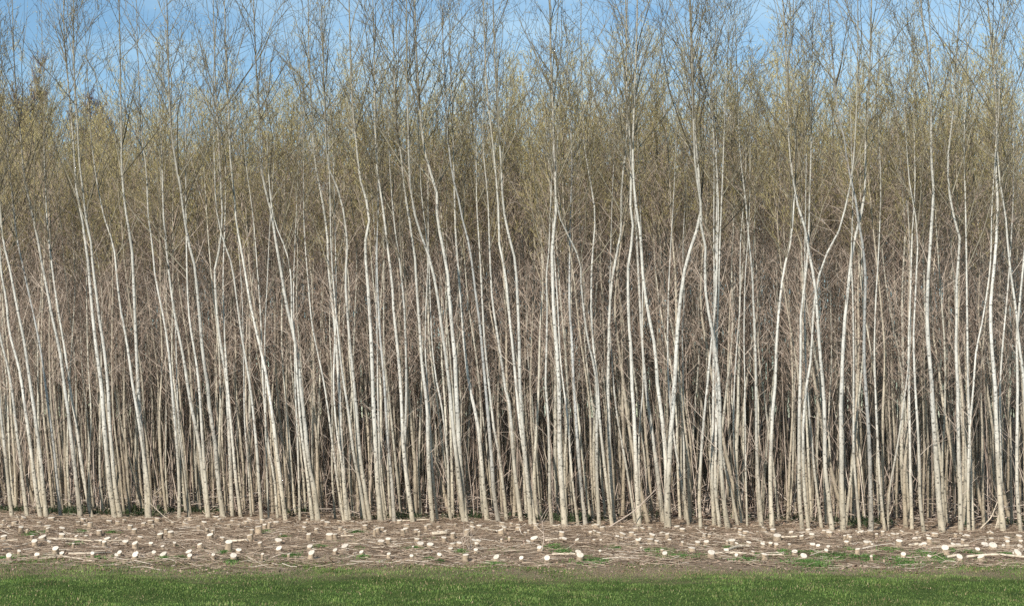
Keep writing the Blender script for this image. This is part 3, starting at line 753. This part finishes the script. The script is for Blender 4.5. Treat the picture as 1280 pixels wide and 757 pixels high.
def stump_geo(px_, fy, w, by):
    yb = by + 0.4
    b0 = on_ground(px_, yb)
    b0[2] = float(gz(b0[0], b0[1]))
    pxm = F / b0[1]
    r = w / pxm / 2 * 1.06
    h = max(0.05, (yb - fy) / pxm)
    near_ = min(1, max(0, (yb - 660) / 34))
    tilt = math.radians(4 + 29 * near_ ** 1.3 + rng.uniform(-6, 6)) * (1 if rng.random() > 0.06 else 0.3)
    tilt = max(0.0, tilt)
    roll = rng.normal(0, 0.16)
    lx, ly = rng.normal(0, 0.06, 2)
    ns = 18
    a_ = np.linspace(0, 2 * math.pi, ns, endpoint=False)
    ov = 1 + 0.05 * np.cos(2 * a_ + rng.random() * 6) + 0.03 * np.cos(3 * a_ + rng.random() * 6) + rng.normal(0, 0.012, ns)
    levels = [-0.05, 0.0, 0.35, 0.7, 1.0]
    V = []
    for li, f in enumerate(levels):
        rr = r * ov * (1.16 if f <= 0 else 1.05 - 0.05 * f)
        x_ = rr * np.cos(a_) + lx * max(f, 0) * h; y_ = rr * np.sin(a_) + ly * max(f, 0) * h
        if f < 0: z_ = np.full(ns, -0.05)
        else:
            top = h + r * (math.tan(tilt) * np.sin(a_) + roll * np.cos(a_))
            z_ = np.maximum(f * top, 0.004 + 0.004 * f)
        V.append(np.stack([x_, y_, z_], 1))
    V = np.concatenate(V)
    Q = []
    for l in range(len(levels) - 1):
        for i in range(ns):
            j = (i + 1) % ns
            Q.append((l * ns + i, l * ns + j, (l + 1) * ns + j, (l + 1) * ns + i))
    # rim ring and face
    cc_ = V[-ns:].mean(0)
    ring = V[-ns:]
    nrm = np.array([-roll, -math.tan(tilt), 1.0]); nrm /= np.linalg.norm(nrm)
    inner_ = cc_ + (ring - cc_) * 0.97 + nrm * 0.003
    hinge = cc_ + (ring - cc_) * 0.5 + nrm * (0.003 + rng.normal(0, 0.0012, ns)[:, None])
    return b0, V, np.array(Q), ring, inner_, hinge, cc_ + nrm * 0.004, h, tilt, r


def face_geo(ring, inner_, hinge, c):
    ns = len(ring)
    V = np.vstack([ring, inner_, hinge, c[None]])
    Q, T = [], []
    for i in range(ns):
        j = (i + 1) % ns
        Q.append((i, j, ns + j, ns + i)); Q.append((ns + i, ns + j, 2 * ns + j, 2 * ns + i)); T.append((2 * ns + i, 2 * ns + j, 3 * ns))
    return V, np.array(Q), np.array(T)


recs = []
for s in stumps:
    b0, V, Q, ring, inn, hin, c, h, tilt, r = stump_geo(*s)
    o = link('tree_stump', make_mesh('tree_stump', V, quads=Q, mats=[M['stump_bark']]), loc=tuple(b0))
    fv, fq, ft = face_geo(ring, inn, hin, c)
    fo = link('cut_face', make_mesh('cut_face', fv - c, quads=fq, tris=ft, mats=[M['cut']], smooth=False), o)
    fo.location = tuple(c)
    recs.append((b0[0] / b0[1], s[3], o, r, h, tilt))
bands = [(0, 655.5, 'against the foot of the trees'), (655.5, 661, 'a step out from the trees'), (661, 667, 'in the far half of the clearing'),
         (667, 674, 'in the middle of the clearing'), (674, 681, 'just short of the middle'), (681, 691, 'two steps in from the grass'), (691, 999, 'right beside the grass')]
for lo, hi, nm in bands:
    L_ = sorted([r_ for r_ in recs if lo <= r_[1] + 0.0 < hi], key=lambda t: t[0])
    for i, (_, by, o, r, h, tilt) in enumerate(L_):
        size = 'broad' if r > 0.042 else 'slender' if r < 0.027 else 'middling'
        ht = 'tall' if h > 0.085 else 'squat' if h < 0.05 else 'low'
        cut = 'tilted' if tilt > math.radians(18) else 'level'
        tag(o, f'{size} {ht} stump, {cut} cut, {ordinal(i + 1)} from left {nm}', 'stump', 'fresh poplar stumps in the clearing')
if small_stumps:
    acc_v, acc_q, acc_t, mq, mt, n0 = [], [], [], [], [], 0
    for s in small_stumps:
        b0, V, Q, ring, inn, hin, c, h, tilt, r = stump_geo(*s)
        fv, fq, ft = face_geo(ring, inn, hin, c)
        acc_v += [V + b0, fv + b0]; acc_q += [Q + n0, fq + n0 + len(V)]; acc_t.append(ft + n0 + len(V))
        mq += [0] * len(Q) + [1] * len(fq); mt += [1] * len(ft); n0 += len(V) + len(fv)
    o = link('small_stumps', make_mesh('small_stumps', np.concatenate(acc_v), quads=np.concatenate(acc_q), tris=np.concatenate(acc_t), qmat=np.array(mq), tmat=np.array(mt), mats=[M['stump_bark'], M['cut']], smooth=False))
    tag(o, 'finger-thick stump stubs scattered all over the clearing', 'stump stubs', kind='stuff')

# ---------------------------------------------------------------- cut poles and leaning branches
def pole(name, pts, r0, r1, label, cat, group=None, mat='pole', ends=True, twigs=0):
    P = smooth_any(np.array(pts), 14)
    base = P[0].copy(); P = P - base
    R = np.linspace(r0, r1, len(P)) * (1 + rng.normal(0, 0.04, len(P)))
    v, q = tubes(P[None], R[None], 8)
    V = [v]; Q = [q]; T = []
    o = link(name, make_mesh(name, v, quads=q, mats=[M[mat]]), loc=tuple(base))
    if ends and r0 > 0.009:
        for tip, ringv in ((P[0], v[:8]), (P[-1], v[-8:])):
            vv = np.vstack([ringv, tip[None]])
            t_ = [(i, (i + 1) % 8, 8) for i in range(8)]
            link('cut_end', make_mesh('cut_end', vv, tris=np.array(t_), mats=[M['cut']]), o)
    if twigs:
        a2 = Acc()
        idx = rng.uniform(0.2, 0.98, twigs)
        b_ = interp_poly(P, idx)
        D = side_dirs(np.repeat(norm(P[-1] - P[0])[None], twigs, 0), np.radians(rng.uniform(25, 55, twigs)))
        P2, R2 = sprout(b_, D, rng.uniform(0.15, 0.5, twigs), np.zeros(twigs), np.full(twigs, 0.004), 0.0015, 3)
        v2, q2 = tubes(P2, R2, 3); a2.add(v2, q2)
        link('side_twigs', a2.mesh('side_twigs', [M['dead']]), o)
    tag(o, label, cat, group)
    return o


def smooth_any(P, n_):
    d = np.concatenate([[0], np.cumsum(np.linalg.norm(np.diff(P, axis=0), axis=1))])
    t = np.linspace(0, d[-1], n_)
    out = np.stack([np.interp(t, d, P[:, i]) for i in range(3)], 1)
    out[1:-1] = (out[:-2] + 2 * out[1:-1] + out[2:]) / 4
    return out


G = 'cut poles lying in the clearing'
LOGS = [
 ([(60,675),(88,679),(108,680),(160,678.5)], .016, .008, 'long thin pale pole lying in front of the leftmost stumps'),
 ([(-4,678.5),(22,678.5)], .011, .008, 'short pale stick at the left edge of the clearing'),
 ([(86,693.5),(115,694),(139,691)], .016, .009, 'pale stripped pole ending at a slender stump, left part of clearing'),
 ([(291,678),(309,679)], .016, .015, 'short pinkish log beside a broad tall stump'),
 ([(426,673.5),(442,673.5)], .012, .010, 'short pale stick on bare soil right of two pale stumps'),
 ([(602,662),(621,668)], .016, .011, 'pale forked offcut lying aslant in the middle of the far clearing'),
 ([(498,650.5),(536,652.5)], .012, .008, 'thin pole along the foot of the trees, left of centre'),
 ([(540,669),(559,669)], .030, .028, 'thick white offcut lying level between stumps near the centre'),
 ([(682,678),(697,678.5)], .016, .014, 'stubby pale offcut behind the green weed patch'),
 ([(690,693),(719,694)], .012, .009, 'thin brown stick reaching the broad stump in the weeds'),
 ([(909,686.5),(922,684),(936,682.8)], .022, .017, 'bent grey pole propped between two little stumps'),
 ([(940,675),(955,680)], .016, .013, 'short pale pole slanting down right to a white stump'),
 ([(892,692),(920,693),(944,694.5)], .012, .009, 'long grey stick behind the near weeds, right of centre'),
 ([(976,675),(997,676)], .015, .012, 'broken white pole lying left of a round stump'),
 ([(955,695),(980,695)], .013, .011, 'grey stick at the lawn edge beside two round stumps'),
 ([(1136,683.5),(1148,683.5)], .020, .018, 'short orange-brown log left of a broad stump'),
 ([(1171,686),(1211,687)], .017, .015, 'straight tan pole behind the tall white stump on the right'),
 ([(1184,699),(1196,699)], .018, .016, 'short tan offcut at the lawn edge'),
 ([(1209,699),(1245,698.3),(1290,697.4)], .016, .013, 'longest peeled pole at the lawn edge, running out of frame right'),
 ([(35,684),(3,691)], .010, .006, 'thin grey stick near the lower left edge of the clearing'),
 ([(48,700),(85,703),(115,705)], .009, .006, 'thin dark stick on the lawn border at the left'),
 ([(462,686.5),(500,686)], .008, .006, 'thin straight twig level with the weed tuft, left of centre'),
]
for pts, r0, r1, lab in LOGS:
    Pw = []
    for i, (x_, y_) in enumerate(pts):
        g_ = on_ground(x_, y_)
        g_[2] = float(gz(g_[0], g_[1])) + r0 + 0.006 + (0.02 if i % 2 else 0)
        Pw.append(g_)
    pole('cut_pole', Pw, r0, r1, lab, 'pole', G)

LEAN = [  # foot px, top px, depth offset at the foot, top depth offset
 ((557,645),(640,586),0.10,0.5,.010,.005,'long dark branch leaning up right between trunks left of centre','dead'),
 ((758,659),(823,608),-.15,0.5,.010,.005,'dark branch leaning up right in front of the trunks right of centre','dead'),
 ((192,618),(206,603),0.3,0.7,.014,.012,'short broken pale branch wedged between trunks on the left','pole'),
 ((1224,662),(1248,624),0.0,0.3,.011,.006,'pale curved branch leaning on a trunk at the far right','pole'),
 ((1110,650),(1134,566),0.1,0.7,.010,.006,'straight thin pale pole leaning up right among trunks at right','pole'),
 ((1244,663),(1249,612),-.05,0.1,.010,.006,'short pale stick standing against the stout trunk at far right','pole'),
 ((218,651),(187,628),-.1,0.2,.008,.005,'thin curved white branch drooping from a forked trunk at left','pole'),
 ((677,690),(677,645),0,0,.006,.003,'thin dark sapling stem standing alone in the clearing','dead'),
 ((577,688),(577,672),0,0,.004,.002,'short dark sapling shoot above a round stump','dead'),
 ((583,688),(587,681),0,0,.005,.003,'bare shoot rising beside the broad round stump near centre','dead'),
]
for (fx, fy), (tx, ty), d0, d1, r0, r1, lab, mt_ in LEAN:
    if fy < 640: Yf = row_y((fx - 640) / 77) + d0; A_ = at_depth(fx, fy, Yf)
    else:
        A_ = on_ground(fx, fy); Yf = A_[1] + d0
        A_ = at_depth(fx, fy, Yf); A_[2] = float(gz(A_[0], A_[1]))
    B_ = at_depth(tx, ty, Yf + d1)
    mid_ = (A_ + B_) / 2 + np.array([0.03, 0, -0.05 if fy > 640 else 0.0])
    pole('leaning_branch', [A_, mid_, B_], r0, r1, lab, 'branch', 'loose branches and shoots', mt_, ends=False, twigs=7 if mt_ == 'dead' else 2)

# ---------------------------------------------------------------- litter (stuff)
def sticks(n_, xr, yr, lr, rr, lift, flat=0.12, elong=True, k=3):
    x_ = rng.uniform(*xr, n_); y_ = rng.uniform(*yr, n_)
    L = rng.uniform(lr[0], lr[1], n_) * rng.uniform(0.4, 1, n_)
    az = rng.normal(0, 0.65, n_) if elong else rng.random(n_) * 6.28
    z = gz(x_, y_) + rng.uniform(0.003, lift, n_)
    s = np.linspace(-.5, .5, k)
    up = rng.normal(0, flat, n_)
    D = np.stack([np.cos(az), np.sin(az), up], 1)
    P = np.stack([x_, y_, z], 1)[:, None, :] + D[:, None, :] * (L[:, None] * s[None])[..., None]
    P += rng.normal(0, 1, P.shape) * L[:, None, None] * 0.04
    P[:, :, 2] = np.maximum(P[:, :, 2], (gz(P[:, :, 0], P[:, :, 1]) + 0.002))
    r_ = rng.uniform(*rr, n_)
    R = np.repeat(r_[:, None], k, 1) * np.linspace(1, .6, k)[None]
    return P, R


def row_mask(x_, y_): return y_ - row_y(np.clip(x_, -13, 13))


acc = Acc()
P, R = sticks(19000, (-9.5, 9.5), (17.4, 28.5), (0.08, 0.5), (0.0018, 0.006), 0.03)
keep = row_mask(P[:, 1, 0], P[:, 1, 1]) < 1.5
v, q = tubes(P[keep], R[keep], 3); acc.add(v, q, 0)
P, R = sticks(240, (-9.5, 9.5), (17.6, 26), (0.4, 1.3), (0.002, 0.0055), 0.03, 0.03, True, 5)
keep = row_mask(P[:, 1, 0], P[:, 1, 1]) < 0.5
v, q = tubes(P[keep], R[keep], 4); acc.add(v, q, 0)
# chips and leaves
n_ = 26000
x_ = rng.uniform(-9.5, 9.5, n_); y_ = rng.uniform(16.9, 29, n_)
E = np.stack([x_, y_, gz(x_, y_) + rng.uniform(0.003, 0.02, n_)], 1)
sz = rng.uniform(0.008, 0.026, n_)
u = norm(np.stack([rng.normal(0, 1, n_), rng.normal(0, 1, n_), rng.normal(0, .35, n_)], 1))
w_ = norm(np.cross(u, np.stack([rng.normal(0, .5, n_), rng.normal(0, .5, n_), np.ones(n_)], 1)))
vv = np.stack([E - u * sz[:, None], E + w_ * (sz * .6)[:, None] + [0, 0, .004], E + u * sz[:, None], E - w_ * (sz * .6)[:, None]], 1).reshape(-1, 3)
acc.add(vv, np.arange(n_ * 4).reshape(-1, 4), 1)
o = link('twig_litter', acc.mesh('twig_litter', [M['litter'], M['leaf']], smooth=False))
tag(o, 'broken twigs, wood chips and dead leaves strewn over the clearing', 'litter', kind='stuff')

# tangle of fallen branches on the floor inside the stand
acc = Acc()
P, R = sticks(7000, (-15, 15), (24, 46), (0.3, 1.8), (0.003, 0.009), 0.35, 0.35, False, 4)
keep = (row_mask(P[:, 1, 0], P[:, 1, 1]) > 0.7) & (np.abs(P[:, 1, 0]) < P[:, 1, 1] * 0.36)
v, q = tubes(P[keep], R[keep], 3); acc.add(v, q, 0)
P, R = sticks(9000, (-15, 15), (24, 46), (0.1, 0.6), (0.003, 0.007), 0.08, 0.2, False, 3)
keep = (row_mask(P[:, 1, 0], P[:, 1, 1]) > 0.3) & (np.abs(P[:, 1, 0]) < P[:, 1, 1] * 0.36)
v, q = tubes(P[keep], R[keep], 3); acc.add(v, q, 0)
# upright dead whips
nw = 6500
x_ = rng.uniform(-15, 15, nw); y_ = rng.uniform(25, 44, nw)
k_ = (row_mask(x_, y_) > 1.2) & (np.abs(x_) < y_ * 0.36); x_, y_ = x_[k_], y_[k_]
az = rng.random(len(x_)) * 6.28; inc = np.radians(np.abs(rng.normal(0, 12, len(x_))))
D = np.stack([np.sin(inc) * np.cos(az), np.sin(inc) * np.sin(az), np.cos(inc)], 1)
P, R = sprout(np.stack([x_, y_, gz(x_, y_) - 0.02], 1), D, rng.uniform(0.6, 4.2, len(x_)), np.zeros(len(x_)), rng.uniform(0.005, 0.011, len(x_)), 0.0025, 5, 0.02)
v, q = tubes(P, R, 3); acc.add(v, q, 0)
o = link('undergrowth', acc.mesh('undergrowth', [M['dead']]))
tag(o, 'tangle of dead branches and whips on the floor among the trunks', 'undergrowth', kind='stuff')

# ---------------------------------------------------------------- grass and weeds (stuff)
def blades(x_, y_, hgt, wid, leanamt=0.5):
    n_ = len(x_)
    z = gz(x_, y_)
    az = rng.random(n_) * 6.28
    h = hgt; w = wid
    d = np.stack([np.cos(az), np.sin(az), np.zeros(n_)], 1)
    side = np.stack([-np.sin(az), np.cos(az), np.zeros(n_)], 1)
    b_ = np.stack([x_, y_, z - 0.004], 1)
    ln = rng.random(n_) * leanamt
    mid = b_ + np.array([0, 0, 1.0]) * (h * .6)[:, None] + d * (ln * h * .35)[:, None]
    tip = b_ + np.array([0, 0, 1.0]) * (h * (1 - 0.35 * ln))[:, None] + d * (ln * h)[:, None]
    V = np.stack([b_ - side * w[:, None] * .5, b_ + side * w[:, None] * .5, mid + side * w[:, None] * .38, mid - side * w[:, None] * .38, tip], 1).reshape(-1, 3)
    i = np.arange(n_) * 5
    return V, np.stack([i, i + 1, i + 2, i + 3], 1), np.stack([i + 3, i + 2, i + 4], 1)


def vnoise(x_, y_, s, seed):
    r = np.random.default_rng(seed)
    g_ = r.random((64, 64))
    fx, fy = (x_ * s) % 63, (y_ * s) % 63
    i, j = fx.astype(int), fy.astype(int); a_, b_ = fx - i, fy - j
    a_ = a_ * a_ * (3 - 2 * a_); b_ = b_ * b_ * (3 - 2 * b_)
    return (g_[j, i] * (1 - a_) + g_[j, i + 1] * a_) * (1 - b_) + (g_[j + 1, i] * (1 - a_) + g_[j + 1, i + 1] * a_) * b_


def blade_obj(name, x_, y_, h, w, mats, mi, label, cat, lean=0.6):
    V, Q, T = blades(x_, y_, h, w, lean)
    o = link(name, make_mesh(name, V, quads=Q, tris=T, qmat=mi, tmat=mi, mats=mats, smooth=False))
    tag(o, label, cat, kind='stuff')


n_ = 400000
x_ = rng.uniform(-8.2, 8.2, n_); y_ = rng.uniform(10.5, 19.0, n_)
edge = 18.2 + (vnoise(x_ + 20, y_, 0.9, 3) - .5) * 1.6 + (vnoise(x_ + 20, y_, 3.1, 4) - .5) * 0.9 + 0.03 * x_
dens = np.clip((edge - y_) / 1.1, 0, 1) ** 0.8
dens *= 0.45 + 0.75 * vnoise(x_ + 20, y_, 2.2, 5)
k_ = rng.random(n_) < dens
x_, y_, e_ = x_[k_], y_[k_], edge[k_]
cl = vnoise(x_ + 20, y_, 4.5, 6)
h = rng.uniform(0.010, 0.030, len(x_)) * (0.6 + 0.8 * cl)
near_edge = np.clip(1 - (e_ - y_) / 1.6, 0, 1)
dry = (rng.random(len(x_)) < 0.01 + 0.75 * near_edge * vnoise(x_ + 20, y_, 1.2, 9) + 0.10 * (vnoise(x_ + 20, y_, 2.6, 19) > .62)).astype(int)
blade_obj('lawn_grass', x_, y_, h, rng.uniform(0.0035, 0.008, len(x_)), [M['grass'], M['drygrass']], dry,
          'short green lawn along the bottom, browned near the cut stumps', 'grass')

# weeds: patches in the clearing, at the lawn border and along the foot of the trees
PATCH = [(5,697,20),(60,697,10),(95,681,7),(120,697,14),(224,694,10),(205,697,8),(280,688,8),(290,700,12),(332,664,8),(365,695,12),(400,683,12),(448,685,8),(453,698,8),(445,663,12),(520,684,16),(536,697,8),(550,699,6),(577,687,10),(617,703,16),(690,684,14),(705,688,14),(733,695,10),(770,687,7),(740,701,26),(830,688,18),(850,697,25),(810,688,8),(910,682,7),(875,693,12),(947,690,8),(1000,688,12),(1018,688,10),(975,690,12),(1060,685,10),(1110,688,14),(1150,693,14),(1170,695,10),(1190,690,10),(1215,692,12),(1260,693,10),(1130,701,30),(1010,702,36),(930,700,20),(42,668,12),(100,664,8),(140,665,8),(355,672,6),(1040,694,30),(1085,697,20),(980,686,8),(1175,699,20)]
xs_, ys_, hs_, ws_ = [], [], [], []
for (px_, py_, rad_) in PATCH:
    c = on_ground(px_, py_ + 1); pxm = F / c[1]; R_ = rad_ / pxm
    m_ = int(520 * (R_ / 0.12) ** 1.3)
    a_ = rng.random(m_) * 6.28; rr = R_ * np.abs(rng.normal(0, .55, m_))
    xs_.append(c[0] + rr * np.cos(a_)); ys_.append(c[1] + rr * np.sin(a_) * 2.0)
    hs_.append(rng.uniform(0.015, 0.055, m_)); ws_.append(rng.uniform(0.004, 0.012, m_))
# sparse general sprinkling towards the lawn
m_ = 26000
xx = rng.uniform(-8.5, 8.5, m_); yy = rng.uniform(17.2, 22, m_)
f_ = vnoise(xx + 20, yy, 1.9, 11) * 0.7 + vnoise(xx + 20, yy, 5.3, 12) * 0.3
k_ = f_ > 0.54 + 0.042 * (yy - 17.2) - 0.008 * xx
xs_.append(xx[k_]); ys_.append(yy[k_]); hs_.append(rng.uniform(0.012, 0.035, k_.sum())); ws_.append(rng.uniform(0.003, 0.008, k_.sum()))
xs_, ys_, hs_, ws_ = map(np.concatenate, (xs_, ys_, hs_, ws_))
blade_obj('weeds', xs_, ys_, hs_, ws_, [M['weed']], np.zeros(len(xs_), int), 'patches of fresh green weeds between the stumps', 'weeds', 1.2)

m_ = 60000
xx = rng.uniform(-11, 11, m_); dd_ = np.abs(rng.normal(0.55, 0.7, m_)) + 0.05
yy = row_y(xx) + dd_
f_ = vnoise(xx + 20, yy, 1.1, 21) * 0.6 + vnoise(xx + 20, yy, 3.0, 22) * 0.4
k_ = f_ > 0.55
k_ &= rng.random(m_) < 0.3
hh = rng.uniform(0.03, 0.15, m_) * (0.5 + f_)
blade_obj('woodland_weeds', xx[k_], yy[k_], hh[k_], rng.uniform(0.008, 0.02, k_.sum()), [M['shade_weed']], np.zeros(k_.sum(), int),
          'low dark green plants growing around the foot of the edge trees', 'weeds', 1.6)

# ---------------------------------------------------------------- world and sun
sun_to = np.array([-0.40, -0.92, 0.57]); sun_to /= np.linalg.norm(sun_to)
elev = math.asin(sun_to[2]); rot = math.atan2(sun_to[0], sun_to[1])
w = bpy.data.worlds.new('World'); scene.world = w; w.use_nodes = True
nt = w.node_tree; n = N(nt)
bg = nt.nodes['Background']
sky = n.node('ShaderNodeTexSky', sky_type='NISHITA')
sky.sun_disc = False; sky.sun_elevation = elev; sky.sun_rotation = rot
sky.air_density = 1.0; sky.dust_density = 0.2; sky.ozone_density = 1.0
co = n.coord('Generated')
cl = n.ramp(n.noise(n.mapping(co, (2.0, 2.0, 6.0)), 2.3, 6, 0.6), [(0.46, 0.0), (0.68, 0.5)])
hz = n.node('ShaderNodeMix', data_type='RGBA'); n.lk(cl, hz.inputs[0]); n.lk(sky.outputs[0], hz.inputs[6]); hz.inputs[7].default_value = (7.0, 7.7, 8.4, 1)
n.lk(n.mix(1.0, hz.outputs[2], (0.74, 0.90, 0.95), 'MULTIPLY'), bg.inputs[0]); bg.inputs[1].default_value = 0.105
ld = bpy.data.lights.new('sun', 'SUN'); ld.energy = 4.4; ld.angle = math.radians(0.5); ld.color = (1.0, 0.95, 0.87)
lo = bpy.data.objects.new('sun', ld); C.objects.link(lo); lo.location = (-10, -16, 30)
import mathutils
lo.rotation_euler = mathutils.Vector(sun_to).to_track_quat('Z', 'Y').to_euler()

vs = scene.view_settings
vs.view_transform = 'Standard'; vs.look = 'None'; vs.exposure = 0.37; vs.gamma = 1.0; vs.use_curve_mapping = False
scene.render.resolution_x = 1024; scene.render.resolution_y = 605
cy = scene.cycles
cy.max_bounces = 5; cy.diffuse_bounces = 4; cy.glossy_bounces = 1; cy.transmission_bounces = 2
cy.use_denoising = False
